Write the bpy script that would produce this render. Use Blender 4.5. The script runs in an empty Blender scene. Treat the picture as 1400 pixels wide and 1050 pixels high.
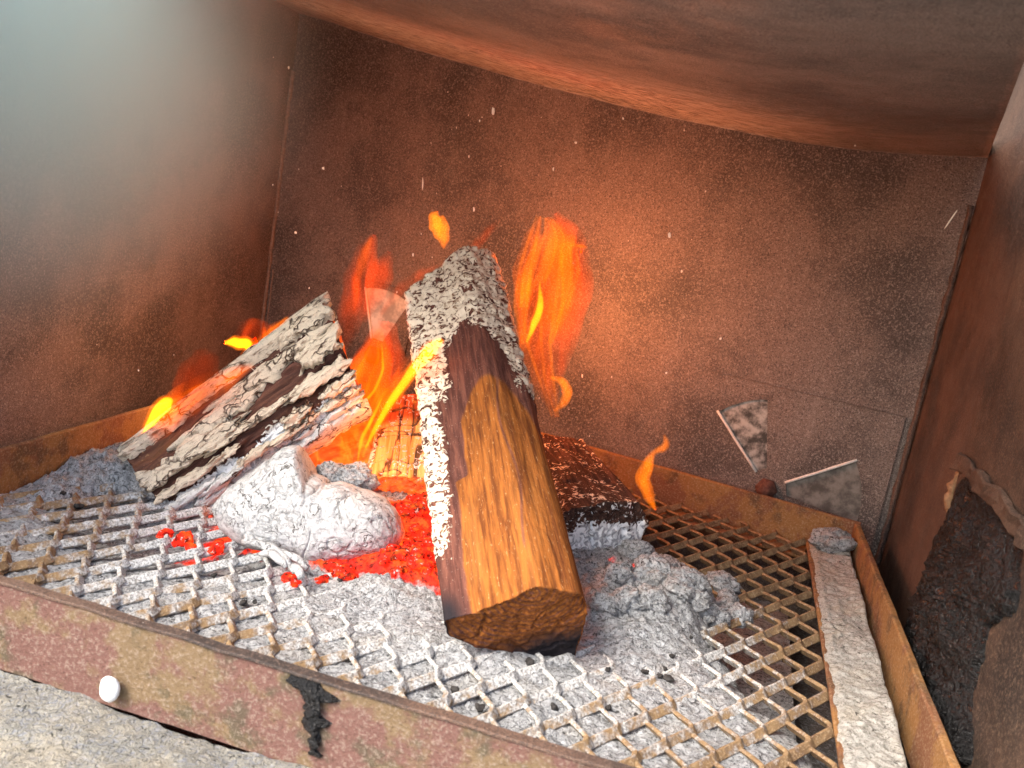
import bpy, bmesh, math, random
import numpy as np
from mathutils import Vector, Matrix

random.seed(7); rng = np.random.default_rng(7)
scene = bpy.context.scene
COL = scene.collection

# ------------------------------------------------------------------ camera
CAM_R = np.array((0.953239844, 0.249347243, 0.170762268))
CAM_U = np.array((-0.212716563, 0.152207435, 0.965186283))
CAM_F = np.array((-0.214675252, 0.956377984, -0.198130481))
CAM_O = np.array((0.0, 0.0, 0.30))
FPX = 1300.0
cam_data = bpy.data.cameras.new('camera')
cam = bpy.data.objects.new('camera', cam_data); COL.objects.link(cam)
cam_data.sensor_width = 36.0; cam_data.lens = 36.0 * FPX / 1400.0
cam_data.clip_start = 0.01; cam_data.clip_end = 200.0
cam.matrix_world = Matrix(((CAM_R[0], CAM_U[0], -CAM_F[0], CAM_O[0]),
                           (CAM_R[1], CAM_U[1], -CAM_F[1], CAM_O[1]),
                           (CAM_R[2], CAM_U[2], -CAM_F[2], CAM_O[2]),
                           (0, 0, 0, 1)))
cam_data.dof.use_dof = True
cam_data.dof.focus_distance = 0.80
cam_data.dof.aperture_fstop = 14.0
scene.camera = cam

# ------------------------------------------------------------------ sky, sun, exposure
SUN_ELEV, SUN_AZ = math.radians(45), math.radians(215)      # azimuth clockwise from +Y: behind the viewer
world = bpy.data.worlds.new('World'); scene.world = world; world.use_nodes = True
wn = world.node_tree.nodes; wl = world.node_tree.links
sky = wn.new('ShaderNodeTexSky'); sky.sky_type = 'NISHITA'; sky.sun_disc = False
sky.sun_elevation = SUN_ELEV; sky.sun_rotation = SUN_AZ
sky.dust_density = 3.0; sky.air_density = 1.0
wl.new(sky.outputs[0], wn['Background'].inputs[0]); wn['Background'].inputs[1].default_value = 0.15
sun_d = bpy.data.lights.new('sun', 'SUN'); sun = bpy.data.objects.new('sun', sun_d); COL.objects.link(sun)
sun_d.energy = 1.4; sun_d.angle = math.radians(25); sun_d.color = (1.0, 0.96, 0.9)
sd = Vector((math.sin(SUN_AZ) * math.cos(SUN_ELEV), math.cos(SUN_AZ) * math.cos(SUN_ELEV), math.sin(SUN_ELEV)))
sun.rotation_euler = sd.to_track_quat('Z', 'Y').to_euler(); sun.location = sd * 5
scene.view_settings.view_transform = 'Standard'; scene.view_settings.look = 'None'
scene.view_settings.gamma = 1.0; scene.view_settings.use_curve_mapping = False
scene.view_settings.exposure = 1.82
scene.render.engine = 'CYCLES'
scene.cycles.max_bounces = 7; scene.cycles.diffuse_bounces = 3; scene.cycles.glossy_bounces = 2; scene.cycles.transmission_bounces = 1
scene.cycles.volume_bounces = 4; scene.cycles.transparent_max_bounces = 8; scene.cycles.caustics_reflective = False; scene.cycles.caustics_refractive = False

# ------------------------------------------------------------------ helpers
def ray(px, py): return CAM_F + CAM_R * (px - 700) / FPX - CAM_U * (py - 525) / FPX
def at(px, py, y):
    d = ray(px, py); return CAM_O + d * (y / d[1])
def atz(px, py, z):
    d = ray(px, py); return CAM_O + d * ((z - CAM_O[2]) / d[2])
def nrm(v):
    v = np.asarray(v, float); return v / np.linalg.norm(v)

def _hash(ix, iy, iz, seed):
    h = (ix.astype(np.int64) * 374761393 + iy.astype(np.int64) * 668265263 + iz.astype(np.int64) * 2147483647 + seed * 974634777) & 0xffffffff
    h = ((h ^ (h >> 13)) * 1274126177) & 0xffffffff
    h = ((h ^ (h >> 16)) * 2246822519) & 0xffffffff
    h = h ^ (h >> 15)
    return (h & 0xffffff) / float(0xffffff)
def vnoise(P, seed=0):
    P = np.asarray(P, float); I = np.floor(P).astype(np.int64); F = P - I
    F = F * F * F * (F * (F * 6 - 15) + 10)
    r = 0
    for dx in (0, 1):
        wx = F[:, 0] if dx else 1 - F[:, 0]
        for dy in (0, 1):
            wy = F[:, 1] if dy else 1 - F[:, 1]
            for dz in (0, 1):
                wz = F[:, 2] if dz else 1 - F[:, 2]
                r = r + wx * wy * wz * _hash(I[:, 0] + dx, I[:, 1] + dy, I[:, 2] + dz, seed)
    return r * 2 - 1
def fbm(P, scale, octs=4, seed=0, rough=0.5):
    P = np.asarray(P, float) * scale; a = 1.0; s = 0; tot = 0
    for k in range(octs):
        s = s + a * vnoise(P + 17.3 * k, seed + k); tot += a; a *= rough; P = P * 2.03
    return s / tot
def ridge(P, scale, octs=3, seed=0):
    return 1 - 2 * np.abs(fbm(P, scale, octs, seed))
def sstep(x, a, b):
    t = np.clip((x - a) / (b - a), 0, 1); return t * t * (3 - 2 * t)

def tag(o, label=None, cat=None, group=None, kind=None):
    if label: o['label'] = label
    if cat: o['category'] = cat
    if group: o['group'] = group
    if kind: o['kind'] = kind
    return o
def empty(name, loc=(0, 0, 0)):
    o = bpy.data.objects.new(name, None); COL.objects.link(o); o.location = Vector([float(c) for c in loc]); o.empty_display_size = .02
    return o
def link(name, me, mats, parent=None, loc=None):
    o = bpy.data.objects.new(name, me); COL.objects.link(o)
    if not isinstance(mats, (list, tuple)): mats = [mats]
    if not len(me.materials):
        for m in mats: me.materials.append(m)
    if parent is not None:
        o.parent = parent; o.matrix_parent_inverse = Matrix.Translation(-parent.location)
    if loc is not None: o.location = Vector([float(c) for c in loc])
    return o
def mesh(name, V, F, smooth=True, attrs=None, vattrs=None):
    me = bpy.data.meshes.new(name)
    me.from_pydata(np.asarray(V, float).tolist(), [], [list(map(int, f)) for f in F])
    if smooth: me.polygons.foreach_set('use_smooth', [True] * len(me.polygons))
    for k, a in (attrs or {}).items():
        at_ = me.attributes.new(k, 'FLOAT', 'POINT'); at_.data.foreach_set('value', np.asarray(a, np.float32).ravel())
    for k, a in (vattrs or {}).items():
        at_ = me.attributes.new(k, 'FLOAT_VECTOR', 'POINT'); at_.data.foreach_set('vector', np.asarray(a, np.float32).ravel())
    me.update(); return me
def grid_faces(nu, nv, closed_v=False, base=0):
    I, J = np.meshgrid(np.arange(nu - 1), np.arange(nv if closed_v else nv - 1), indexing='ij')
    J2 = (J + 1) % nv
    return np.stack([base + I * nv + J, base + I * nv + J2, base + (I + 1) * nv + J2, base + (I + 1) * nv + J], -1).reshape(-1, 4)
def bar(a, b, width_dir, width, h0, h1, seg=0.012, rough=0.0006, seed=0):
    """rectangular steel bar from a to b; width along width_dir, from z h0 to h1; subdivided and slightly uneven"""
    a, b = np.array(a, float), np.array(b, float); L = np.linalg.norm(b - a); n = max(2, int(L / seg))
    w = np.array(width_dir, float)
    bev = min(.0012, width * .3)
    prof = []
    nz = max(2, int((h1 - h0) / seg) + 1)
    def edge(p, q, k): return [(p[0] + (q[0] - p[0]) * i / k, p[1] + (q[1] - p[1]) * i / k) for i in range(k)]
    nw = max(1, int(width / seg))
    c = [(bev, h0), (width - bev, h0), (width, h0 + bev), (width, h1 - bev), (width - bev, h1), (bev, h1), (0, h1 - bev), (0, h0 + bev)]
    prof = edge(c[0], c[1], nw) + edge(c[1], c[2], 1) + edge(c[2], c[3], nz) + edge(c[3], c[4], 1) + edge(c[4], c[5], nw) + edge(c[5], c[6], 1) + edge(c[6], c[7], nz) + edge(c[7], c[0], 1)
    prof = np.array(prof); m = len(prof)
    V = []
    for i in range(n + 1):
        p = a + (b - a) * i / n
        V.append(p[None, :] + prof[:, :1] * w[None, :] + np.stack([0 * prof[:, 1], 0 * prof[:, 1], prof[:, 1]], 1))
    V = np.concatenate(V)
    N = np.stack([fbm(V, 60, 3, seed + 1), fbm(V, 60, 3, seed + 2), fbm(V, 60, 3, seed + 3)], 1)
    V = V + N * rough
    F = grid_faces(n + 1, m, True).tolist() + [list(range(m))[::-1], [n * m + k for k in range(m)]]
    return mesh('bar', V, F, smooth=False)

# ------------------------------------------------------------------ materials
MATS = {}
class NT:
    def __init__(s, name):
        s.m = bpy.data.materials.new(name); s.m.use_nodes = True; s.t = s.m.node_tree
        s.b = s.t.nodes['Principled BSDF']; s.out = s.t.nodes['Material Output']; MATS[name] = s.m
        s.b.inputs['Roughness'].default_value = .9; s.b.inputs['Specular IOR Level'].default_value = .12
    def n(s, ty, **kw):
        x = s.t.nodes.new(ty)
        for k, v in kw.items(): setattr(x, k, v)
        return x
    def l(s, a, b): s.t.links.new(a, b)
    def inp(s, sock, v):
        if isinstance(v, bpy.types.NodeSocket): s.l(v, sock)
        elif isinstance(v, (tuple, list)) and len(v) == 3 and sock.type == 'RGBA': sock.default_value = (*v, 1)
        else: sock.default_value = v
    def geo(s): return s.n('ShaderNodeNewGeometry').outputs['Position']
    def attr(s, k, vec=False):
        a = s.n('ShaderNodeAttribute'); a.attribute_name = k; return a.outputs['Vector' if vec else 'Fac']
    def scale(s, v, sc):
        m = s.n('ShaderNodeVectorMath', operation='MULTIPLY'); s.inp(m.inputs[0], v); m.inputs[1].default_value = sc; return m.outputs[0]
    def noise(s, v, sc, det=4, rough=.55, dist=0):
        x = s.n('ShaderNodeTexNoise'); s.inp(x.inputs['Vector'], v); x.inputs['Scale'].default_value = sc
        x.inputs['Detail'].default_value = det; x.inputs['Roughness'].default_value = rough; x.inputs['Distortion'].default_value = dist
        return x.outputs[0]
    def voro(s, v, sc, feat='F1'):
        x = s.n('ShaderNodeTexVoronoi', feature=feat); s.inp(x.inputs['Vector'], v); x.inputs['Scale'].default_value = sc; return x.outputs[0]
    def ramp(s, f, a, b, c0=0.0, c1=1.0):
        x = s.n('ShaderNodeMapRange'); x.interpolation_type = 'SMOOTHSTEP'; s.inp(x.inputs[0], f)
        x.inputs[1].default_value = a; x.inputs[2].default_value = b; x.inputs[3].default_value = c0; x.inputs[4].default_value = c1
        return x.outputs[0]
    def math(s, op, a, b=0.0):
        x = s.n('ShaderNodeMath', operation=op); s.inp(x.inputs[0], a); s.inp(x.inputs[1], b); return x.outputs[0]
    def mix(s, f, a, b):
        x = s.n('ShaderNodeMix', data_type='RGBA'); s.inp(x.inputs[0], f); s.inp(x.inputs[6], a); s.inp(x.inputs[7], b); return x.outputs[2]
    def bump(s, h, st=.5, d=.002, nrm=None):
        x = s.n('ShaderNodeBump'); s.inp(x.inputs['Height'], h); x.inputs['Strength'].default_value = st; x.inputs['Distance'].default_value = d
        if nrm is not None: s.l(nrm, x.inputs['Normal'])
        return x.outputs[0]
    def done(s, col, normal=None, rough=None, emit=None, estr=None):
        s.inp(s.b.inputs['Base Color'], col)
        if normal is not None: s.l(normal, s.b.inputs['Normal'])
        if rough is not None: s.inp(s.b.inputs['Roughness'], rough)
        if emit is not None:
            s.m.cycles.emission_sampling = 'NONE'
            s.inp(s.b.inputs['Emission Color'], emit); s.inp(s.b.inputs['Emission Strength'], estr)
        return s.m

def mat_wall(name, base=(.225, .168, .137), soot=(.095, .078, .068), pale=(.52, .43, .36), sheen_patch=False):
    t = NT(name); p = t.geo()
    big = t.noise(p, 5.5, 5, .6); mid = t.noise(p, 26, 5, .6); fine = t.noise(p, 480, 3, .75); sp = t.noise(p, 1000, 2, .6)
    c = t.mix(t.ramp(big, .42, .62), base, soot)
    c = t.mix(t.ramp(mid, .50, .74, 0, .55), c, soot)
    c = t.mix(t.ramp(fine, .46, .70, 0, .6), c, pale)
    c = t.mix(t.ramp(sp, .52, .36, 0, .75), c, (.04, .032, .028))
    streak = t.noise(t.scale(p, (1, 1, .12)), 60, 3, .6)
    c = t.mix(t.ramp(streak, .58, .8, 0, .12), c, pale)
    if sheen_patch:
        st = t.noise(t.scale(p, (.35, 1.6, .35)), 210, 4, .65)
        where = t.attr('scale')  # 'scale' holds the mask of the painted sheen band
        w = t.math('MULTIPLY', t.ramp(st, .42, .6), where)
        c = t.mix(w, c, (.56, .52, .48))  # lit sheen on the underside painted in as pale streaks
    dots = t.ramp(t.voro(p, 190), .10, .05)
    gate = t.ramp(t.noise(p, 37, 2), .60, .70)
    c = t.mix(t.math('MULTIPLY', dots, gate), c, (.6, .52, .44))
    b = t.bump(t.math('ADD', t.math('MULTIPLY', fine, .6), t.math('MULTIPLY', mid, 1.0)), .5, .003)
    return t.done(c, b, t.ramp(mid, .3, .7, .45, .75))
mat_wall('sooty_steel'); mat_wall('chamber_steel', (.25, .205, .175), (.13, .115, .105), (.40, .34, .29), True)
mat_wall('dark_steel', (.14, .085, .06), (.05, .04, .035), (.24, .16, .12))
mat_wall('jamb_steel', (.14, .085, .058), (.04, .03, .026), (.27, .18, .12))

def mat_rust(name, a, b, d, ashy=.5, ashcol=(.55, .5, .45)):
    t = NT(name); p = t.geo()
    big = t.noise(p, 22, 5, .65); fine = t.noise(p, 520, 4, .7); mid = t.noise(p, 95, 4, .6)
    c = t.mix(t.ramp(big, .45, .56), a, b)
    c = t.mix(t.ramp(t.noise(p, 40, 5, .65), .52, .66, 0, .75), c, d)
    c = t.mix(t.ramp(fine, .50, .66, 0, ashy), c, ashcol)
    c = t.mix(t.ramp(fine, .42, .3, 0, .6), c, (.05, .03, .02))
    return t.done(c, t.bump(t.math('ADD', fine, mid), .6, .002), .85)
mat_rust('rusty_rim', (.29, .145, .052), (.21, .095, .048), (.11, .065, .035), .45, (.46, .34, .21))
mat_rust('pink_rust', (.165, .085, .068), (.185, .125, .07), (.09, .078, .05), .5, (.36, .28, .22))

def mat_strand():
    t = NT('dusty_mesh_steel'); p = t.geo()
    fine = t.noise(p, 600, 4, .7); mid = t.noise(p, 130, 4, .6); big = t.noise(p, 9, 3, .6)
    rust = t.mix(t.ramp(mid, .35, .65), (.30, .195, .10), (.18, .105, .055))
    rust = t.mix(t.ramp(fine, .5, .68, 0, .6), rust, (.55, .42, .27))
    ash = t.mix(t.ramp(fine, .35, .6), (.22, .21, .19), (.68, .67, .64))
    dusty = t.attr('dust')
    f = t.math('ADD', dusty, t.math('MULTIPLY', t.math('SUBTRACT', mid, .5), 1.2))
    c = t.mix(t.ramp(f, .3, .7), rust, ash)
    return t.done(c, t.bump(t.math('ADD', fine, mid), .7, .002), .9)
mat_strand()

def mat_ash(name, light=(.78, .79, .80), dark=(.07, .07, .075), speck=.5, glow=False, warm=(.55, .47, .36), warmth=.3, mid=(.26, .265, .275), bumpd=.004, cracks=0.0):
    t = NT(name); p = t.geo()
    warp = t.n('ShaderNodeVectorMath', operation='ADD'); t.l(p, warp.inputs[0])
    nz = t.n('ShaderNodeTexNoise'); t.l(p, nz.inputs['Vector']); nz.inputs['Scale'].default_value = 120
    s2 = t.scale(nz.outputs['Color'], (.010, .010, .010)); t.l(s2, warp.inputs[1])
    pv = warp.outputs[0]
    crink = t.noise(pv, 330, 5, .65, .6); fine = t.noise(p, 900, 3, .7); big = t.noise(p, 28, 4, .6)
    crack = t.math('ABSOLUTE', t.math('SUBTRACT', t.noise(pv, 95, 4, .55), .5))
    c = t.mix(t.ramp(crink, .36, .54), mid, light)
    c = t.mix(t.ramp(big, .45, .7, 0, warmth), c, warm)
    c = t.mix(t.ramp(fine, .43, .33, 0, speck), c, dark)
    c = t.mix(t.ramp(t.noise(pv, 190, 4, .7), .41, .34, 0, speck), c, dark)
    h = t.math('ADD', t.math('MULTIPLY', crink, 1.0), t.math('MULTIPLY', t.ramp(crack, 0, .02), .3))
    if cracks:
        ln = t.ramp(t.math('ABSOLUTE', t.math('SUBTRACT', t.noise(pv, 48, 5, .6, .7), .5)), .0, .014); c = t.mix(t.math('MULTIPLY', t.math('MULTIPLY', t.math('SUBTRACT', 1.0, ln), t.ramp(t.noise(p, 55, 3), .42, .6)), cracks * 2), c, dark); h = t.math('ADD', h, ln)
    b = t.bump(h, .9, bumpd)
    if glow:
        g = t.attr('glow'); k = t.noise(p, 170, 4, .6); k2 = t.noise(p, 60, 3, .6)
        gf = t.ramp(t.math('ADD', g, t.math('MULTIPLY', t.math('SUBTRACT', k, .5), .7)), .42, .72)
        col = t.mix(t.ramp(k2, .4, .65), (1.0, .016, .006), (1.0, .085, .009))
        return t.done(t.mix(gf, c, (.12, .02, .015)), b, .95, col, t.math('MULTIPLY', gf, t.ramp(t.noise(p, 210, 4, .65), .36, .58, EMBER * .15, EMBER * 1.2)))
    return t.done(c, b, .95)
EMBER = .46
mat_ash('ash', (.46, .465, .465), (.03, .03, .03), .85, glow=True, mid=(.16, .16, .16), warmth=.2)
mat_ash('white_ash', (.52, .515, .505), (.10, .09, .08), .28, warmth=.10, mid=(.36, .355, .345), bumpd=.0011, cracks=.5)
mat_ash('grey_ash', (.42, .405, .36), (.045, .04, .035), .9, bumpd=.0012, mid=(.22, .21, .18), warm=(.4, .34, .24), warmth=.4)
mat_ash('sill_ash', (.30, .285, .24), (.035, .035, .03), .9, warm=(.42, .36, .26), warmth=.6)
mat_ash('floor_ash', (.13, .12, .11), (.02, .02, .02), .8, warm=(.12, .09, .07))

def mat_wood(name, wood_a=(.56, .25, .06), wood_b=(.36, .14, .035), char=(.055, .022, .016), rim=(.15, .05, .025)):
    t = NT(name); g = t.attr('gp', True); p = t.geo()
    grain = t.noise(t.scale(g, (1, 1, .07)), 320, 5, .65); gb = t.noise(t.scale(g, (1, 1, .15)), 70, 4, .6)
    fine = t.noise(p, 800, 3, .7)
    wood = t.mix(t.ramp(grain, .35, .65), wood_b, wood_a)
    wood = t.mix(t.ramp(gb, .5, .75, 0, .3), wood, (.42, .17, .045))
    wood = t.mix(t.ramp(t.noise(t.scale(g, (1, 1, .3)), 700, 3, .7), .60, .72, 0, .6), wood, (.62, .36, .16))
    ch = t.attr('char'); edge = t.math('ADD', ch, t.math('MULTIPLY', t.math('SUBTRACT', gb, .5), .22))
    cc = t.mix(t.ramp(grain, .4, .65), char, rim)
    cc = t.mix(t.ramp(fine, .62, .72, 0, .7), cc, (.45, .3, .24))
    c = t.mix(t.ramp(edge, .28, .66), wood, cc)
    blk = t.attr('black'); c = t.mix(t.ramp(t.math('ADD', blk, t.math('MULTIPLY', t.math('SUBTRACT', grain, .5), .6)), .22, .95), c, (.022, .018, .02))
    a = t.attr('ash'); cr = t.noise(p, 185, 4, .55, 1.3); cr2 = t.noise(p, 70, 4, .6)
    af = t.math('ADD', a, t.math('ADD', t.math('MULTIPLY', t.math('SUBTRACT', cr, .5), 1.5), t.math('MULTIPLY', t.math('SUBTRACT', cr2, .5), .7)))
    am = t.ramp(af, .46, .58)
    ac = t.mix(t.ramp(cr, .38, .52), (.28, .16, .085), (.80, .69, .53))
    ac = t.mix(t.attr('white'), ac, t.mix(t.ramp(cr, .4, .55), (.35, .35, .36), (.82, .82, .81)))
    c = t.mix(am, c, ac)
    h = t.math('ADD', t.math('MULTIPLY', grain, .5), t.math('ADD', t.math('MULTIPLY', am, .8), t.math('MULTIPLY', cr, .4)))
    gl = t.attr('glow'); k = t.noise(p, 110, 4, .6)
    gf = t.ramp(t.math('ADD', gl, t.math('MULTIPLY', t.math('SUBTRACT', k, .5), .9)), .4, .8)
    gc = t.mix(t.ramp(k, .42, .66), (1.0, .05, .006), (1.0, .22, .02))
    return t.done(c, t.bump(h, .6, .0026), .9, gc, t.math('MULTIPLY', gf, .26))
mat_wood('log_wood', (.36, .118, .024), (.14, .042, .012), (.085, .032, .024), (.19, .072, .048))
mat_wood('bark_wood', (.15, .07, .045), (.09, .04, .028), (.045, .02, .016), (.12, .05, .036))
mat_wood('dark_log', (.16, .08, .05), (.09, .045, .03), (.035, .02, .016), (.10, .05, .035))
mat_wood('yellow_log', (.85, .55, .22), (.62, .32, .08), (.30, .08, .03), (.5, .14, .04))

def mat_bark(name, a, b):
    t = NT(name); g = t.attr('gp', True); p = t.geo()
    gr = t.noise(t.scale(g, (1, 1, .22)), 330, 5, .7, .5); f = t.noise(p, 700, 3, .7)
    c = t.mix(t.ramp(gr, .33, .50), b, a); c = t.mix(t.ramp(f, .42, .3, 0, .7), c, (.05, .035, .025))
    wv = t.n('ShaderNodeVectorMath', operation='ADD'); t.l(g, wv.inputs[0]); nz = t.n('ShaderNodeTexNoise'); t.l(g, nz.inputs['Vector']); nz.inputs['Scale'].default_value = 90; t.l(t.scale(nz.outputs['Color'], (.016, .016, .016)), wv.inputs[1])
    ck = t.ramp(t.voro(t.scale(wv.outputs[0], (1, 1, .32)), 80, 'DISTANCE_TO_EDGE'), .0, .06); ck = t.math('MAXIMUM', ck, t.ramp(t.noise(g, 45, 3), .56, .42)); c = t.mix(ck, (.07, .042, .03), c); gr = t.math('ADD', gr, t.math('MULTIPLY', ck, .6))
    return t.done(c, t.bump(t.math('ADD', gr, t.math('MULTIPLY', f, .4)), .9, .004), .95)
mat_bark('tan_bark', (.74, .62, .47), (.26, .17, .11)); mat_bark('ashen_bark', (.72, .70, .66), (.34, .32, .29))

def mat_tar():
    t = NT('tar'); p = t.geo(); a = t.noise(p, 260, 4, .65)
    c = t.mix(t.ramp(t.noise(p, 600, 3, .7), .62, .74), (.008, .0075, .0075), (.16, .14, .12))
    t.b.inputs['Specular IOR Level'].default_value = .45
    return t.done(c, t.bump(a, 1.0, .006), t.ramp(a, .3, .7, .15, .55))
mat_tar()
def mat_plain(name, col, rough=.6, metal=0.0, n=300, var=.4):
    t = NT(name); p = t.geo(); a = t.noise(p, n, 4, .65)
    c = t.mix(t.ramp(a, .35, .65), tuple(x * (1 - var) for x in col), col)
    t.b.inputs['Metallic'].default_value = metal
    return t.done(c, t.bump(a, .4, .001), rough)
mat_plain('lit_edge', (.85, .80, .72), .5, 0, 500, .2)
mat_plain('damper_metal', (.46, .43, .38), .5, .2, 70, .85)
mat_plain('damper_dark', (.24, .215, .185), .5, .2, 60, .6)
mat_plain('pale_damper', (.80, .74, .66), .6, 0, 60, .5)
mat_plain('caulk', (.36, .22, .12), .9); mat_plain('weld', (.25, .185, .145), .7)
mat_plain('bolt_rust', (.16, .07, .05), .7)
mat_plain('flake', (.85, .84, .82), .95, 0, 500, .15)
def mat_ember():
    t = NT('ember'); p = t.geo(); k = t.noise(p, 120, 4, .65); a = t.noise(p, 260, 4, .7)
    cover = t.ramp(a, .58, .70)
    t.b.inputs['Specular IOR Level'].default_value = 0.0
    c = t.mix(cover, (.05, .012, .008), (.55, .50, .47))
    col = t.mix(t.ramp(k, .46, .68), (1.0, .016, .006), (1.0, .11, .010))
    e = t.math('MULTIPLY', t.math('SUBTRACT', 1.0, cover), t.ramp(t.noise(p, 210, 4, .65), .36, .60, EMBER * .12, EMBER * 1.3))
    return t.done(c, t.bump(a, .8, .003), .95, col, e)
mat_ember()
def mat_spark():
    t = NT('spark'); return t.done((.8, .7, .6), None, .9, (1, .8, .55), .05)
mat_spark()
def mat_flame(name, col, strength, sc=38.0, lo=.40, hi=.60, floor=.12):
    m = bpy.data.materials.new(name); m.use_nodes = True; t = m.node_tree; t.nodes.clear(); MATS[name] = m
    out = t.nodes.new('ShaderNodeOutputMaterial'); em = t.nodes.new('ShaderNodeEmission')
    em.inputs[0].default_value = (*col, 1)
    g = t.nodes.new('ShaderNodeTexCoord'); mp = t.nodes.new('ShaderNodeMapping'); mp.inputs['Scale'].default_value = (1, 1, .3)
    nz = t.nodes.new('ShaderNodeTexNoise'); nz.inputs['Scale'].default_value = sc; nz.inputs['Detail'].default_value = 2; nz.inputs['Distortion'].default_value = 1.2
    mr = t.nodes.new('ShaderNodeMapRange'); mr.inputs[1].default_value = lo; mr.inputs[2].default_value = hi; mr.inputs[3].default_value = strength * floor; mr.inputs[4].default_value = strength
    t.links.new(g.outputs['Object'], mp.inputs[0]); t.links.new(mp.outputs[0], nz.inputs['Vector'])
    t.links.new(nz.outputs[0], mr.inputs[0]); t.links.new(mr.outputs[0], em.inputs[1])
    ab = t.nodes.new('ShaderNodeVolumeAbsorption'); ab.inputs['Color'].default_value = (1.0, .30, .04, 1); ab.inputs['Density'].default_value = 24
    ad = t.nodes.new('ShaderNodeAddShader'); t.links.new(em.outputs[0], ad.inputs[0]); t.links.new(ab.outputs[0], ad.inputs[1])
    t.links.new(ad.outputs[0], out.inputs['Volume'])
    m.cycles.volume_step_rate = 1.0
    return m
mat_flame('flame_orange', (1.0, .14, .002), 21)
mat_flame('flame_red', (1.0, .075, .002), 11)
mat_flame('flame_yellow', (1.0, .52, .008), 120, 38, .2, .5, .7)
mat_flame('flame_bright', (1.0, .20, .003), 38, 60, .35, .6, .35)

# ------------------------------------------------------------------ ground outside the smoker, out of view, added to bounce daylight up
mat_ash('ground_concrete', (.42, .40, .37), (.2, .19, .18), .3, mid=(.34, .33, .31))
tag(link('ground', mesh('ground', [(-9, -9, -.6), (9, -9, -.6), (9, 9, -.6), (-9, 9, -.6)], [[0, 1, 2, 3]], False), MATS['ground_concrete']), kind='structure')
# ------------------------------------------------------------------ firebox
BP0 = np.array((.153, 1.043, 0.0)); BD = np.array((-.98427, .17666, 0.0)); BN = np.array((.17666, .98427, 0.0))   # back plane: origin, direction to the left, outward normal
def onback(s, z, off=0.0): return BP0 + BD * s + np.array((0, 0, z)) - BN * off
def plate(name, P, U, Vd, lu, lv, mat, parent, seg=.02, warp=.0025, thick=.006, seed=0, attrs=None):
    nu, nv = int(lu / seg) + 2, int(lv / seg) + 2
    a = np.linspace(0, lu, nu); b = np.linspace(0, lv, nv); A, B = np.meshgrid(a, b, indexing='ij')
    U, Vd = nrm(U), nrm(Vd); N = np.cross(U, Vd)
    V = np.array(P)[None] + A.reshape(-1, 1) * U + B.reshape(-1, 1) * Vd
    w = fbm(V, 4, 3, seed) * warp
    e = np.minimum(np.minimum(A, lu - A), np.minimum(B, lv - B)).ravel(); w = w * np.clip(e / .05, 0, 1)
    Vf = V + w[:, None] * N; Vb = Vf - thick * N; n = len(V)
    F = grid_faces(nu, nv).tolist(); Fb = [[n + i for i in f[::-1]] for f in F]
    rim = [i * nv for i in range(nu)] + [(nu - 1) * nv + j for j in range(1, nv)] + [i * nv + nv - 1 for i in range(nu - 2, -1, -1)] + [j for j in range(nv - 2, 0, -1)]
    side = [[rim[k], n + rim[k], n + rim[(k + 1) % len(rim)], rim[(k + 1) % len(rim)]] for k in range(len(rim))]
    me = mesh(name, np.concatenate([Vf, Vb]), F + Fb + side, smooth=False)
    return link(name, me, MATS[mat], parent)

firebox = tag(empty('firebox', (-.2, .8, -.1)), 'soot stained brown steel firebox around the burning logs', 'firebox')
ZB, ZT = -.14, .58
plate('back_panel', onback(-.049, ZB), BD, (0, 0, 1), .849, ZT - ZB, 'sooty_steel', firebox, warp=.0012, seed=3)
cornerL = onback(.80, ZB); cornerR = onback(-.049, ZB)
plate('side_panel', cornerL + np.array((.003, -.003, 0)), (0, -1, 0), (0, 0, 1), cornerL[1] - .25, ZT - ZB, 'sooty_steel', firebox, seed=9)
plate('side_panel', (cornerR[0], .775, ZB), (0, 1, 0), (0, 0, 1), cornerR[1] - .778, .66, 'dark_steel', firebox, seed=14)
plate('floor_panel', (-.66, .20, -.102), (1, 0, 0), (0, 1, 0), .95, 1.02, 'floor_ash', firebox, warp=.012, seed=21)
# weld beads in the far corners
def tube(name, pts, rad, mat, parent=None, m=8, jag=0.0, seed=0, flat=1.0):
    pts = np.array(pts, float); n = len(pts); rad = np.broadcast_to(rad, (n,)) if np.ndim(rad) <= 1 else rad
    T = np.gradient(pts, axis=0); T /= np.linalg.norm(T, axis=1)[:, None] + 1e-12
    ref = np.array((0, 0, 1.0)) if abs(T[0][2]) < .9 else np.array((1.0, 0, 0))
    V = []
    for i in range(n):
        S = nrm(np.cross(T[i], ref)); N = np.cross(S, T[i])
        for k in range(m):
            th = 2 * math.pi * k / m; V.append(pts[i] + rad[i] * (S * math.cos(th) + flat * N * math.sin(th)))
    V = np.array(V)
    if jag: V += np.stack([fbm(V, 180, 3, seed + q) for q in range(3)], 1) * jag
    F = grid_faces(n, m, True).tolist() + [list(range(m))[::-1], [(n - 1) * m + k for k in range(m)]]
    return link(name, mesh(name, V, F), MATS[mat], parent)
for base, s0, z0, z1, sd_ in ((cornerL, 1, .0, .40, 1), (cornerR, -1, -.06, .36, 2)):
    zs = np.linspace(z0, z1, 60)
    tube('weld_bead', [base + np.array((s0 * .010, -.010, z - ZB)) for z in zs], .0028, 'weld' if s0 > 0 else 'dark_steel', firebox, 6, .002, sd_)
for s_, z0, z1 in ((.782, .03, .14),):
    tube('weld_bead', [onback(s_, z, .0065) for z in np.linspace(z0, z1, 20)], .0012, 'weld', firebox, 5, .0008, 4)
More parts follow.
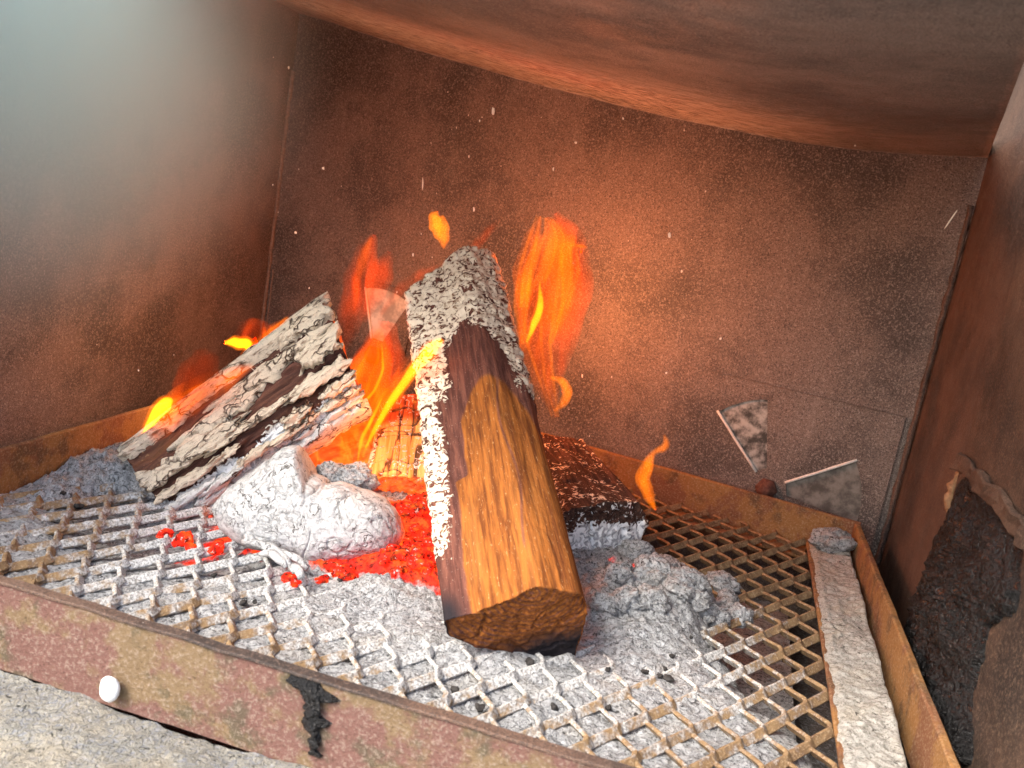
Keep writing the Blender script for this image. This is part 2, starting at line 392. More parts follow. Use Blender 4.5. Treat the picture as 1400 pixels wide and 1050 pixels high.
# jamb plate nearer the opening, proud of the side panel, with a ragged far edge
def jamb():
    zs = np.linspace(-.14, .50, 90); ys = np.linspace(0, 1, 16)
    far = .80 + .006 * fbm(np.stack([zs * 0, zs * 0, zs], 1), 30, 4, 5) - .05 * sstep(zs, .12, -.05) * 0
    V = []; xx = .192
    for i, z in enumerate(zs):
        for k in ys: V.append((xx, far[i] + (.36 - far[i]) * k, z))
    V = np.array(V); V[:, 0] += fbm(V, 12, 3, 8) * .002
    n = len(V); Vb = V + np.array((.012, 0, 0)); nv = len(ys); nu = len(zs)
    F = grid_faces(nu, nv).tolist(); Fb = [[n + i for i in f[::-1]] for f in F]
    rim = [i * nv for i in range(nu)] + [(nu - 1) * nv + j for j in range(1, nv)] + [i * nv + nv - 1 for i in range(nu - 2, -1, -1)] + [j for j in range(nv - 2, 0, -1)]
    side = [[rim[k], n + rim[k], n + rim[(k + 1) % len(rim)], rim[(k + 1) % len(rim)]] for k in range(len(rim))]
    return link('jamb_plate', mesh('jamb_plate', np.concatenate([V, Vb]), F + Fb + side, False), MATS['jamb_steel'], firebox)
jamb()
zs = np.linspace(-.09, .17, 140)
tube('sealant_bead', [(.196 + .002 * math.sin(z * 90), .806 + .004 * math.sin(z * 60), z) for z in zs], np.abs(.004 + .004 * fbm(np.stack([zs * 0, zs * 0 + 3, zs], 1), 45, 3, 3)), 'caulk', firebox, 8, .004, 6)
link('ledge', bar((.1915, .803, 0), (.1915, .36, 0), (-1, 0, 0), .005, .146, .160, rough=.005, seed=61), MATS['jamb_steel'], firebox)
# tar crust on the jamb
def tar():
    nz, ny = 130, 44; z = np.linspace(-.095, .150, nz); k = np.linspace(0, 1, ny)
    V = []
    for i, zz in enumerate(z):
        y0 = .797 + .006 * math.sin(zz * 40)
        w = .185 + .012 * math.sin(zz * 55 + 1) + .008 * math.sin(zz * 130) - .05 * sstep(zz, .0, -.08)
        env = min(1, (zz + .085) / .02, (.150 - zz) / .008); w *= max(.15, env) ** .5
        for kk in k: V.append((.1925, y0 - w * kk, zz))
    V = np.array(V); K = np.tile(k, nz); Zt = np.repeat(np.linspace(0, 1, nz), ny)
    dome = np.clip(np.sin(math.pi * K), 0, 1) ** .4 * np.clip(np.sin(math.pi * Zt), 0, 1) ** .3
    drip = fbm(V * np.array((1, 1, .35)), 90, 4, 4)
    V[:, 0] -= dome * (.014 + .018 * np.abs(drip) + .006 * fbm(V, 240, 3, 5)) - (1 - dome) * .002
    V[:, 1] += fbm(V, 90, 4, 2) * .016 * (1 - dome)
    return tag(link('tar_crust', mesh('tar_crust', V, grid_faces(nz, ny)), MATS['tar']), 'black glossy tar crust running down the brown steel jamb', 'tar')
tar()

# cook chamber underside above the fire
def chamber():
    prof = np.array([(1.25, .66), (1.05, .545), (.868, .483), (.712, .458), (.58, .44), (.478, .427), (.292, .405), (.13, .395), (.022, .399), (-.049, .406)])
    s = np.linspace(.83, -.044, 110); zz = np.interp(-s, -prof[:, 0], prof[:, 1])
    ker = np.ones(13) / 13; zp = np.pad(zz, 6, mode='edge'); zz2 = np.convolve(zp, ker, 'valid'); zz2[:3] = zz[:3]; zz2[-5:] = zz[-5:]
    q = np.linspace(.004, .70, 60)
    V = []; A = []
    for i in range(len(s)):
        for k in q:
            lift = .004 * (1 - math.exp(-k / .05))
            f_ = i / (len(s) - 1); smax = .815 - .50 * k; sk = smax + (-.044 - smax) * f_
            V.append(onback(sk, float(np.interp(-sk, -s, zz2)) + lift, k)); A.append((sk, k))
    V = np.array(V); A = np.array(A)
    V[:, 2] += fbm(V, 7, 3, 33) * .003
    sc = sstep(A[:, 0], -.02, .3) * sstep(A[:, 0], .95, .6) * sstep(A[:, 1], .36, .16)  # extent of the sheen painted along the back of the underside
    n = len(V); Vb = V + np.array((0, 0, .012)); nu, nv = len(s), len(q)
    F = grid_faces(nu, nv).tolist(); Fb = [[n + i for i in f[::-1]] for f in F]
    rim = [i * nv for i in range(nu)] + [(nu - 1) * nv + j for j in range(1, nv)] + [i * nv + nv - 1 for i in range(nu - 2, -1, -1)] + [j for j in range(nv - 2, 0, -1)]
    side = [[rim[k], n + rim[k], n + rim[(k + 1) % len(rim)], rim[(k + 1) % len(rim)]] for k in range(len(rim))]
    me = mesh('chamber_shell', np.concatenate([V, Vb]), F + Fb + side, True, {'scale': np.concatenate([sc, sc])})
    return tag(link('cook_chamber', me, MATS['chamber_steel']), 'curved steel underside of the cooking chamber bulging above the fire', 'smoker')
chamber()

# air vents in the back panel: plate with wedge cut-outs, damper disc behind, pale strips painting the daylit cut edges
def vent(name_parent, s0, z0, R0, R1, wedges, rect, disc_mat, seed, lips):
    cu = bpy.data.curves.new('tmp', 'CURVE'); cu.dimensions = '2D'; cu.fill_mode = 'BOTH'; cu.extrude = .001
    def poly(pts):
        sp = cu.splines.new('POLY'); sp.points.add(len(pts) - 1)
        for p_, q_ in zip(sp.points, pts): p_.co = (q_[0], q_[1], 0, 1)
        sp.use_cyclic_u = True
    poly(rect)
    for a0, a1 in wedges:
        w = [(R0 * math.cos(math.radians(a0)), R0 * math.sin(math.radians(a0)))]
        w += [(R1 * math.cos(math.radians(a0 + (a1 - a0) * i / 12)), R1 * math.sin(math.radians(a0 + (a1 - a0) * i / 12))) for i in range(13)]
        w += [(R0 * math.cos(math.radians(a1)), R0 * math.sin(math.radians(a1)))]
        poly(w)
    tmp = bpy.data.objects.new('tmp', cu); COL.objects.link(tmp)
    dg = bpy.context.evaluated_depsgraph_get(); me = bpy.data.meshes.new_from_object(tmp.evaluated_get(dg)); bpy.data.objects.remove(tmp)
    M = Matrix(((-BD[0], 0, -BN[0], 0), (-BD[1], 0, -BN[1], 0), (0, 1, 0, 0), (0, 0, 0, 1)))
    org = onback(s0, z0, .0096)
    me.transform(Matrix.Translation(Vector(org)) @ M); me.materials.clear()
    vp = link('vent_plate', me, MATS['sooty_steel'], name_parent)
    def local(x, y, off): return onback(s0, z0, off) - BD * x + np.array((0, 0, y))
    # damper blade behind each opening
    for a0, a1 in wedges:
        arc = [math.radians(a0 - 6 + (a1 - a0 + 12) * q / 14) for q in range(15)]
        V = [local(r * math.cos(a), r * math.sin(a), .0079) for r in (R0 * .8, R1 * 1.04) for a in arc]; V += [v + BN * .0006 for v in V]
        F = []
        for q in range(14): F += [[q, q + 1, 16 + q, 15 + q], [30 + q, 45 + q, 46 + q, 31 + q]]
        link('damper_blade', mesh('damper_blade', V, F, False), MATS[disc_mat if a0 > 50 else 'damper_dark'], name_parent)
    for a in lips:
        c_, s_ = math.cos(math.radians(a)), math.sin(math.radians(a))
        tube('vent_edge', [local(r * c_, r * s_, 0.0108) for r in np.linspace(R0 * .95, R1 * 1.02, 8)], .0016, 'lit_edge', name_parent, 6, .0006, seed)
    hub = [local(0, 0, o) for o in (.009, .016, .017, .0215, .022)]
    tube('hub_bolt', hub, np.array((.012, .012, .0075, .007, .003)), 'bolt_rust', name_parent, 6)
vent(firebox, .086, .031, .022, .098, [(102, 135), (-6, 34)], [(-.115, -.05), (.118, -.05), (.118, .112), (-.115, .112)], 'damper_metal', 1, (135, 34))
vent(firebox, .604, .062, .022, .086, [(62, 108)], [(-.05, .01), (.045, .01), (.05, .092), (-.05, .092)], 'pale_damper', 2, (108,))

# ------------------------------------------------------------------ fire basket
RT = .032
XL = -.535
def backy(x): return .993 + (.153 - x) * .1795
basket = tag(empty('fire_basket', (-.18, .71, -.022)), 'rusty angle iron fire basket with expanded metal floor under the logs', 'fire basket')
link('front_rim', bar((-.545, .43, 0), (.170, .43, 0), (0, 1, 0), .006, -.022, RT, seed=1), MATS['pink_rust'], basket)
link('rim_edge', bar((-.545, .4285, 0), (.170, .4285, 0), (0, 1, 0), .0085, RT, RT + .0016, rough=.0009, seed=31), MATS['dark_steel'], basket)
link('side_rim', bar((XL, .4365, 0), (XL, backy(XL) - .001, 0), (-1, 0, 0), .005, -.012, RT, seed=2), MATS['rusty_rim'], basket)
link('side_rim', bar((.1665, .4365, 0), (.1545, .990, 0), (1, 0, 0), .006, -.012, RT, seed=3), MATS['rusty_rim'], basket)
link('back_rim', bar((XL - .006, backy(XL - .006), 0), (.1605, backy(.1605), 0), tuple(BN), .006, -.012, RT, seed=4), MATS['rusty_rim'], basket)
# flanges: right one lies on the mesh and carries ash; others below it
link('rim_flange', bar((.112, .4365, 0), (.112, .975, 0), (1, 0, 0), .0405, .0012, .0052, seed=5), MATS['rusty_rim'], basket)
link('rim_flange', bar((XL + .001, backy(XL) - .038, 0), (.110, backy(.110) - .038, 0), tuple(BN), .036, -.0115, -.0075, seed=6), MATS['rusty_rim'], basket)
link('rim_flange', bar((XL + .001, .4365, 0), (XL + .001, backy(XL) - .045, 0), (1, 0, 0), .035, -.0115, -.0075, seed=7), MATS['rusty_rim'], basket)
# black drip on the front rim
def drip():
    nz, nx = 40, 20; V = []
    c = ony_ = at(436, 925, .43)
    zt, zb = RT + .0005, RT - .043
    for i in range(nz):
        f = i / (nz - 1); z = zt + (zb - zt) * f
        w = (.0075 * (1 - f) ** 1.1 + .0018) * (1 + .3 * math.sin(f * 14)); cx = c[0] + .004 * f - .004 * (f < .15)
        for k in range(nx):
            kk = k / (nx - 1) * 2 - 1
            V.append((cx + w * kk, .4295 - .0035 * math.sqrt(max(0, 1 - kk * kk)) * min(1, 6 * f + .2, 6 * (1 - f)) + .001 * (abs(kk) > .98), z))
    V = np.array(V); V += np.stack([fbm(V, 200, 3, q) for q in range(3)], 1) * np.array((.007, .0016, .002))
    link('tar_drip', mesh('tar_drip', V, grid_faces(nz, nx)[:, ::-1]), MATS['tar'], basket)
drip()
# expanded metal: one zigzag strand after the other
SW, LW = .0144, .0246; NX0, NY0 = .112, .603
def dustfun(x, y):
    d = np.sqrt(((x + .22) / .24) ** 2 + ((y - .66) / .17) ** 2)
    d2 = np.sqrt(((x + .02) / .10) ** 2 + ((y - .66) / .10) ** 2)
    return np.clip(np.maximum(1.2 - d * .72, .9 - d2 * .55), .03, 1)
TILT = math.radians(-50)
def strand(k):
    pts = []
    j0 = math.floor((.43 - NY0) / LW) - 1
    x_in, x_out = NX0 - (k + 1) * SW, NX0 - k * SW
    j = j0
    while NY0 + j * LW < 1.2:
        pts.append((x_out if j % 2 == k % 2 else x_in, NY0 + j * LW)); j += 1
    pts = np.array(pts)
    # refine with rounded knuckles
    dense = []; zz = []
    for q, (a, b) in enumerate(zip(pts[:-1], pts[1:])):
        up = 1.0 if a[0] > b[0] else -1.0
        for f in (.05, .12, .18, .5, .82, .88, .95):
            g = min(1, max(0, (f - .12) / .76)); dense.append((a[0] + (b[0] - a[0]) * g, a[1] + (b[1] - a[1]) * f)); zz.append(up * .0012 * math.cos(math.pi * g))
    dense = np.array(dense); sm = dense.copy(); sm[1:-1] = (dense[:-2] + 6 * dense[1:-1] + dense[2:]) / 8; zz = np.array(zz)
    ymax = backy((x_in + x_out) / 2) - .003
    keep = (sm[:, 1] > .437) & (sm[:, 1] < ymax); sm = sm[keep]; zz = zz[keep]
    # clip to the inner faces of the rims
    c3 = np.stack([sm[:, 0], sm[:, 1], fbm(np.stack([sm[:, 0], sm[:, 1], sm[:, 0] * 0], 1), 9, 2, 3) * .0022 + zz], 1)
    n = len(c3); T = np.gradient(c3, axis=0); T[:, 2] = 0; T /= np.linalg.norm(T, axis=1)[:, None]
    S = np.stack([T[:, 1], -T[:, 0], 0 * T[:, 0]], 1)
    w, h = .0017, .0062
    ca, sa = math.cos(TILT), math.sin(TILT)
    sec = [(ca * a - sa * b, sa * a + ca * b - .0028) for a, b in ((-.0034, -.0013), (-.0034, .0007), (-.0027, .0015), (.0027, .0015), (.0034, .0007), (.0034, -.0013))]
    V = []
    lean = np.where(S[:, 1] > 0, 1, -1) * .0006
    for i in range(n):
        for a, b in sec:
            V.append(c3[i] + S[i] * a + np.array((0, 0, b)))
    V = np.array(V); V += np.stack([fbm(V, 150, 2, 40 + q) for q in range(3)], 1) * .0005
    m = len(sec); F = grid_faces(n, m, True).tolist() + [list(range(m))[::-1], [(n - 1) * m + q for q in range(m)]]
    me = mesh('strand', V, F, False, {'dust': dustfun(V[:, 0], V[:, 1]) + .35 * fbm(V, 14, 3, 6)})
    link('strand', me, MATS['dusty_mesh_steel'], basket)
for k in range(44): strand(k)

# sill in front of the basket, covered with ash
def sill():
    x = np.linspace(-.60, .30, 180); y = np.linspace(.10, .4298, 80); X, Y = np.meshgrid(x, y, indexing='ij')
    V = np.stack([X.ravel(), Y.ravel(), 0 * X.ravel()], 1)
    V[:, 2] = -.0225 - .02 * sstep(V[:, 1], .40, .25) + fbm(V, 18, 5, 71) * .006 + np.abs(fbm(V, 90, 3, 72)) * .003
    return tag(link('ash_sill', mesh('ash_sill', V, grid_faces(180, 80)[:, ::-1]), MATS['sill_ash']), kind='structure')
sill()

# ------------------------------------------------------------------ ash bed
def gauss(X, Y, cx, cy, sx, sy, p=2.0): return np.exp(-((np.abs((X - cx) / sx) ** p) + np.abs((Y - cy) / sy) ** p))
def ash_height(X, Y):
    V = np.stack([X, Y, 0 * X], 1)
    lum = fbm(V, 30, 4, 80); fine = np.abs(fbm(V, 110, 4, 81))
    # under the mesh: well filled at the front, hollow at the back right and under the left log
    fill = -.0064 + .0034 * gauss(X, Y, -.06, .60, .13, .06) + .0022 * gauss(X, Y, -.25, .60, .15, .06)
    hol = X - (.105 - (Y - .58) * .52) + .012 * fbm(V, 22, 3, 83)
    fill = fill - .062 * sstep(hol, -.012, .03) - .010 * sstep(hol, -.05, .0)
    fill -= .030 * gauss(X, Y, -.40, .64, .11, .05)
    h = fill + .004 * lum + .003 * fine
    heap = (.022 * gauss(X, Y, -.045, .735, .06, .055) + .011 * gauss(X, Y, -.03, .67, .06, .045) + .016 * gauss(X, Y, .02, .735, .04, .03)
            + .015 * gauss(X, Y, -.20, .64, .05, .035) + .022 * gauss(X, Y, -.25, .75, .16, .09) + .019 * gauss(X, Y, -.50, .70, .06, .13)
            + .02 * gauss(X, Y, -.3, .66, .05, .03) + .006 * gauss(X, Y, -.12, .575, .05, .02))
    hh = heap * (.95 + .35 * lum + .18 * fine) + .0045 * np.abs(fbm(V, 190, 3, 85)) * sstep(heap, .004, .015)
    return h + hh * 1.0
def ash_bed():
    nx, ny = 400, 330
    x = np.linspace(XL + .002, .1115, nx); f = np.linspace(0, 1, ny); X = np.repeat(x, ny); Fy = np.tile(f, nx)
    Y = .4375 + (backy(X) - .004 - .4375) * Fy
    Z = ash_height(X, Y)
    V = np.stack([X, Y, Z], 1)
    ex = fbm(V, 60, 3, 90)
    gl = 1.0 * gauss(X, Y, -.195, .675, .075, .055, 3) + .8 * gauss(X, Y, -.235, .640, .07, .018, 3) + .85 * gauss(X, Y, -.29, .71, .07, .045, 3) + .75 * gauss(X, Y, -.36, .66, .05, .045, 3) + .9 * gauss(X, Y, -.2, .76, .12, .05, 3) + .55 * gauss(X, Y, -.02, .745, .05, .02)
    gl = np.clip(gl * (.78 + .55 * fbm(V, 38, 3, 91)) + .15 * ex, 0, 1)
    gl *= sstep(gl, .2, .5)
    return tag(link('ash_bed', mesh('ash_bed', V, grid_faces(nx, ny)[:, ::-1], True, {'glow': gl}), MATS['ash']), 'pale grey wood ash and glowing coals spread over the mesh floor', 'ash', kind='stuff')
ash_bed()
# ash lying on the right flange
def flange_ash():
    nx, ny = 40, 330; x = np.linspace(.1135, .1525, nx); y = np.linspace(.44, .972, ny); X, Y = np.meshgrid(x, y, indexing='ij')
    V = np.stack([X.ravel(), Y.ravel(), 0 * X.ravel()], 1)
    e = np.clip(np.minimum(V[:, 0] - .1135, (.1525 - V[:, 0]) + .004) / .006, 0, 1)
    V[:, 2] = .0048 + e * (.0022 + .003 * np.abs(fbm(V, 45, 4, 95)) + .006 * sstep(V[:, 0], .13, .155) * (.6 + fbm(V, 22, 2, 96)) + .0015 * fbm(V, 200, 3, 97))
    V[:, 0] += fbm(V, 60, 3, 98) * .003 * (1 - e)
    return tag(link('flange_ash', mesh('flange_ash', V, grid_faces(nx, ny)[:, ::-1], True), MATS['grey_ash']), 'grey speckled ash layer lying along the basket side flange', 'ash', kind='stuff')
flange_ash()

# ------------------------------------------------------------------ logs
def resample(poly, M, roundn=2):
    P = np.array(poly, float); Q = np.concatenate([P, P[:1]]); d = np.r_[0, np.cumsum(np.linalg.norm(np.diff(Q, axis=0), axis=1))]
    u = np.linspace(0, d[-1], M, endpoint=False); R_ = np.stack([np.interp(u, d, Q[:, 0]), np.interp(u, d, Q[:, 1])], 1)
    for _ in range(roundn): R_ = (np.roll(R_, 1, 0) + 2 * R_ + np.roll(R_, -1, 0)) / 4
    return R_
class Log:
    """split log lofted from a cross-section (metres, in side/up axes S,N) along base->top"""
    def __init__(s, base, top, nref, poly0, poly1, nt=200, M=220, end0=(0, 0), end1=(0, 0), bend=(0, 0)):
        s.base, s.top = np.array(base, float), np.array(top, float); s.L = np.linalg.norm(s.top - s.base); s.D = (s.top - s.base) / s.L
        nref = np.array(nref, float); s.N = nrm(nref - s.D * (nref @ s.D)); s.S = np.cross(s.D, s.N) * 1.0
        if s.S @ CAM_R < 0: s.S = -s.S
        s.p0, s.p1 = resample(poly0, M), resample(poly1, M); s.nt, s.M = nt, M; s.e0, s.e1, s.bend = end0, end1, bend
    def sec(s, t):
        return s.p0 * (1 - t) + s.p1 * t
    def pos(s, t, ab):
        ab = np.asarray(ab); tl = t * s.L + (1 - t) * (ab[:, 0] * s.e0[0] + ab[:, 1] * s.e0[1]) + t * (ab[:, 0] * s.e1[0] + ab[:, 1] * s.e1[1])
        bx = s.bend[0] * 4 * t * (1 - t); bn = s.bend[1] * 4 * t * (1 - t)
        return s.base + tl[:, None] * s.D + (ab[:, :1] + bx) * s.S + (ab[:, 1:] + bn) * s.N, np.concatenate([ab, tl[:, None]], 1)
    def build(s, name, mat, disp, attrs, caprings=14, parent=None):
        ts = np.linspace(0, 1, s.nt); P = []; G = []; Tt = []; Uu = []; Nn = []; Cap = []
        u = np.arange(s.M) / s.M
        cr = np.linspace(0, 1, caprings + 1)[1:]
        def ring(t, k, cap):
            ab = s.sec(t); c = ab.mean(0); abk = c + (ab - c) * k; p, g = s.pos(t, abk); P.append(p); G.append(g); Tt.append(np.full(s.M, t)); Uu.append(u); Cap.append(np.full(s.M, cap))
            tang = np.roll(ab, -1, 0) - np.roll(ab, 1, 0); nn = np.stack([tang[:, 1], -tang[:, 0]], 1); nn /= np.linalg.norm(nn, axis=1)[:, None] + 1e-9
            if ((ab - c) * nn).sum() < 0: nn = -nn
            n3 = nn[:, :1] * s.S + nn[:, 1:] * s.N
            if cap: n3 = np.tile(s.D * cap, (s.M, 1))
            Nn.append(n3)
        for k in np.linspace(.02, 1, caprings, endpoint=False): ring(0.0, k, -1)
        for t in ts: ring(t, 1.0, 0)
        for k in np.linspace(.02, 1, caprings, endpoint=False)[::-1]: ring(1.0, k, 1)
        nr = len(P); P, G, N_ = map(np.concatenate, (P, G, Nn)); Tt, Uu, Cap = map(np.concatenate, (Tt, Uu, Cap))
        d = disp(P, G, Tt, Uu, Cap); V = P + N_ * d[:, None]
        F = grid_faces(nr, s.M, True).tolist() + [list(range(s.M))[::-1], [(nr - 1) * s.M + q for q in range(s.M)]]
        A = attrs(P, G, Tt, Uu, Cap)
        for k in ('ash', 'char', 'black', 'glow', 'white'): A.setdefault(k, np.zeros(len(V)))
        me = mesh(name, V, F, True, A, {'gp': G}); bm = bmesh.new(); bm.from_mesh(me); bmesh.ops.recalc_face_normals(bm, faces=bm.faces); bm.to_mesh(me); bm.free()
        return link(name, me, MATS[mat], parent)
TOCAM = -CAM_F

def local_px(lg, px, py):
    """section coordinates (S,N) of a picture point on the log's base plane"""
    d = ray(px, py); t = ((lg.base - CAM_O) @ lg.D) / (d @ lg.D); p = CAM_O + d * t - lg.base
    return (p @ lg.S, p @ lg.N)

# front log: split log leaning back, bottom end towards the opening
fl_base = atz(705, 872, .016); fl_top = at(622, 392, .87)
fl = Log(fl_base, fl_top, TOCAM, [(0, 0), (1, 0), (0, 1)], [(0, 0), (1, 0), (0, 1)])
b0 = [local_px(fl, *q) for q in ((606, 848), (612, 868), (655, 884), (705, 894), (784, 905), (795, 870), (804, 826), (795, 812), (735, 800), (690, 822), (640, 840))]
b0 = np.array(b0); c0 = b0.mean(0)
fl.p0 = resample(b0, 240, 14); fl.M = 240; fl.nt = 240
p1 = c0 + (b0 - c0) * np.array((.97, .95)); fl.p1 = resample(p1 - c0, 240, 14); fl.p0 = fl.p0 - 0
fl.e1 = (.42, .15)
def fl_disp(P, G, T, U, C):
    crk = np.maximum(0, ridge(G * np.array((1, 1, .16)), 70, 2, 3) - .80) * 5
    a = fl_ash(P, G, T, U, C)
    return .0016 * fbm(G * np.array((1, 1, .12)), 45, 3, 1) + .0009 * fbm(G * np.array((1, 1, .05)), 210, 2, 2) - .0006 * crk + a * (.0035 * fbm(P, 170, 4, 5) + .0012) + (C != 0) * (.0018 * fbm(P, 110, 4, 7) - .003 * np.maximum(0, ridge(P * np.array((1, 1, 1)), 40, 2, 9) - .82) * 4)
def fl_px(P):
    d = P - CAM_O; w = d @ CAM_F; return 700 + FPX * (d @ CAM_R) / w, 525 - FPX * (d @ CAM_U) / w
def fl_ash(P, G, T, U, C):
    # G: section coords; front facet coordinate across the log
    x = (G[:, 0] - G[:, 0].min()) / (G[:, 0].max() - G[:, 0].min())
    wob = .05 * fbm(P, 30, 3, 21)
    left = sstep(x + wob, .24 + .10 * T, .10 + .10 * T)                # bark edge, ashen all the way up
    arch = T + wob - (.72 - .55 * np.abs(x - .50) ** 1.5 * 1.5)       # crust from the top, arched boundary
    top = sstep(arch, -.03, .05)
    right = sstep(x + wob, .80, .88) * sstep(T, .42, .52) * .8
    mid_l = sstep(x + wob, .38, .26) * sstep(T, .45, .6)
    return np.clip(np.maximum.reduce([left * sstep(T, .05, .2), top, right, mid_l]), 0, 1) * (C == 0)
def fl_attrs(P, G, T, U, C):
    x = (G[:, 0] - G[:, 0].min()) / (G[:, 0].max() - G[:, 0].min()); wob = .05 * fbm(P, 22, 3, 25)
    a = fl_ash(P, G, T, U, C)
    # char boundary: char above an arch and down the left side
    ch = np.maximum(sstep(T + wob - (.52 - 1.1 * np.abs(x - .62) ** 2), -.05, .04), sstep(x + wob + .10 * (T < .3), .38, .31) * sstep(T, .04, .3))
    ch = np.maximum(ch, sstep(x + wob, .30, .2))
    ch = np.maximum(ch, .55 * sstep(np.abs(x - .70 + .03 * np.sin(T * 20)), .035, .0) * sstep(T, .05, .1))
    blk = np.maximum((C == -1) * sstep(G[:, 1] - .25 * (x - .5) * .05, .030, -.012) * 1.0, sstep(x, .35, .05) * sstep(T, .12, .0))
    blk = np.where(C == -1, np.clip(1.1 * sstep(G[:, 1] - .012 * (x - .5) + .008 * fbm(P, 50, 3, 27), c0[1] + .004, c0[1] - .048) + .55 * sstep(x, .4, .0), 0, 1), blk)
    pith = c0 + np.array((.012, .030)); rad = np.hypot(G[:, 0] - pith[0], G[:, 1] - pith[1]) + .0012 * fbm(G, 90, 3, 29)
    ch = np.where(C == -1, .30 + .24 * np.sin(rad / .0042 * 6.283) + .3 * np.maximum(0, fbm(np.stack([np.arctan2(G[:, 1] - pith[1], G[:, 0] - pith[0]) * 9, 0 * rad, rad * 20], 1), 1, 3, 30)), ch)
    return {'ash': a * .65, 'char': ch, 'black': blk}
front = fl.build('split_log', 'log_wood', fl_disp, fl_attrs, 44)
tag(front, 'orange brown split log leaning back, white crust on top and charred lower end', 'log')

# left log: bark covered, raised at its right end
def sup(v, e): return math.copysign(abs(v) ** e, v)
ll_poly = lambda r: [(r * sup(math.cos(a), .7), r * .85 * sup(math.sin(a), .7)) for a in np.linspace(-.55, math.pi + .55, 40)]
ll = Log(at(218, 668, .70), at(474, 488, .78), nrm(TOCAM + np.array((0, 0, .55))), ll_poly(.041), ll_poly(.049), 220, 200, end1=(-.25, .1), end0=(.1, 0))
def ll_disp(P, G, T, U, C):
    fur = ridge(G * np.array((1, 1, .14)), 75, 3, 12)
    return (.008 * fbm(G * np.array((1, 1, .4)), 45, 4, 11) - .005 * np.maximum(0, fur - .6) * 2) * (C == 0) + (C != 0) * .004 * fbm(P, 60, 4, 13)
def ll_attrs(P, G, T, U, C):
    vz = (P - ll.base)[:, 2] - T * (ll.top - ll.base)[2]       # height across the log
    ash = np.clip(sstep(vz + .010 * fbm(P, 40, 3, 15), .006, -.012) * .85, 0, 1)
    top = sstep(vz, .024, .034) * .3
    return {'ash': np.maximum(ash, top) * (C == 0), 'white': sstep(vz, .01, -.008), 'char': .5 + .3 * fbm(G * np.array((1, 1, .3)), 40, 2, 16), 'glow': .75 * (C == 1) + .55 * sstep(vz, -.028, -.036) * (C == 0)}
leftlog = empty('bark_log', ll.base)
ll.build('trunk', 'bark_wood', ll_disp, ll_attrs, parent=leftlog)
tag(leftlog, 'bark covered log with flaking pale plates resting on the white ash chunk', 'log')
def bark_plate(t0, ang, lt, lw, h, mat, seed, skew=0.0):
    """flake of bark: t0 along the log, ang around it (degrees), length, width, thickness"""
    na, nb = 30, 16; V = []; G = []
    for i in range(na):
        a = i / (na - 1) * 2 - 1
        for k in range(nb):
            b = k / (nb - 1) * 2 - 1
            r = (abs(a) ** 5 + abs(b) ** 4); edge = .22 * math.sin(a * 7 + seed) + .16 * math.sin(a * 15 + seed * 2.3) + .12 * math.sin(a * 31 + seed)
            t = min(1.005 + .02 * math.sin(seed * 1.3 + b * 3), max(-.004 + .015 * math.sin(seed * 2.1 + b * 4), t0 + (a * .5 + .06 * math.sin(b * 5 + seed)) * lt / ll.L)); rr = .041 + (.049 - .041) * t
            th = math.radians(ang) + (b * .5 * (1 - .35 * a * a + edge) + skew * a) * lw / rr
            hh = h * (1 - min(1, r)) ** .22
            rad = rr + hh * .9 - .0015
            ab = np.array([[rad * sup(math.cos(th), .7), (rr * .85 + hh - .0015) * sup(math.sin(th), .7)]]); p, g = ll.pos(t, ab); V.append(p[0]); G.append(g[0])
    V, G = np.array(V), np.array(G)
    nn = nrm(ll.N); V = V + (fbm(G * np.array((1, 1, .45)), 150, 4, seed)[:, None] * .0038) * nn
    link('bark_plate', mesh('bark_plate', V, grid_faces(na, nb), True, None, {'gp': G}), MATS[mat], leftlog)
PL = [(.55, 128, .20, .015, .007, 'tan_bark'), (.18, 122, .09, .012, .006, 'tan_bark'), (.90, 112, .055, .017, .008, 'tan_bark'), (.68, 98, .12, .010, .006, 'tan_bark'), (.40, 92, .09, .008, .005, 'tan_bark'),
      (.92, 90, .05, .010, .007, 'tan_bark'), (.86, 72, .075, .013, .008, 'tan_bark'), (.93, 54, .042, .011, .008, 'tan_bark'), (.92, 38, .045, .010, .007, 'tan_bark'), (.20, 84, .12, .011, .006, 'tan_bark'), (.14, 64, .08, .010, .006, 'tan_bark'),
      (.54, 76, .10, .007, .005, 'tan_bark'), (.70, 52, .030, .013, .007, 'tan_bark'), (.66, 38, .050, .010, .006, 'tan_bark'), (.74, 24, .045, .009, .006, 'ashen_bark'), (.84, 8, .105, .020, .009, 'ashen_bark'), (.90, 24, .05, .009, .007, 'ashen_bark'),
      (.34, 62, .03, .007, .005, 'tan_bark'), (.44, 40, .034, .009, .005, 'tan_bark'), (.10, 44, .055, .010, .006, 'ashen_bark'), (.26, 34, .05, .011, .006, 'ashen_bark'), (.13, 20, .07, .013, .006, 'ashen_bark'), (.32, 14, .09, .013, .006, 'ashen_bark'),
      (.20, 0, .11, .016, .007, 'ashen_bark'), (.47, 4, .09, .014, .006, 'ashen_bark'), (.60, 10, .04, .009, .005, 'ashen_bark'), (.40, -14, .16, .014, .005, 'ashen_bark'), (.30, 148, .14, .012, .006, 'tan_bark'), (.75, 146, .14, .012, .006, 'tan_bark')]
for i, q in enumerate(PL): bark_plate(*q[:4], q[4] * 1.35, q[5], 100 + i * 7, random.uniform(-.12, .12))

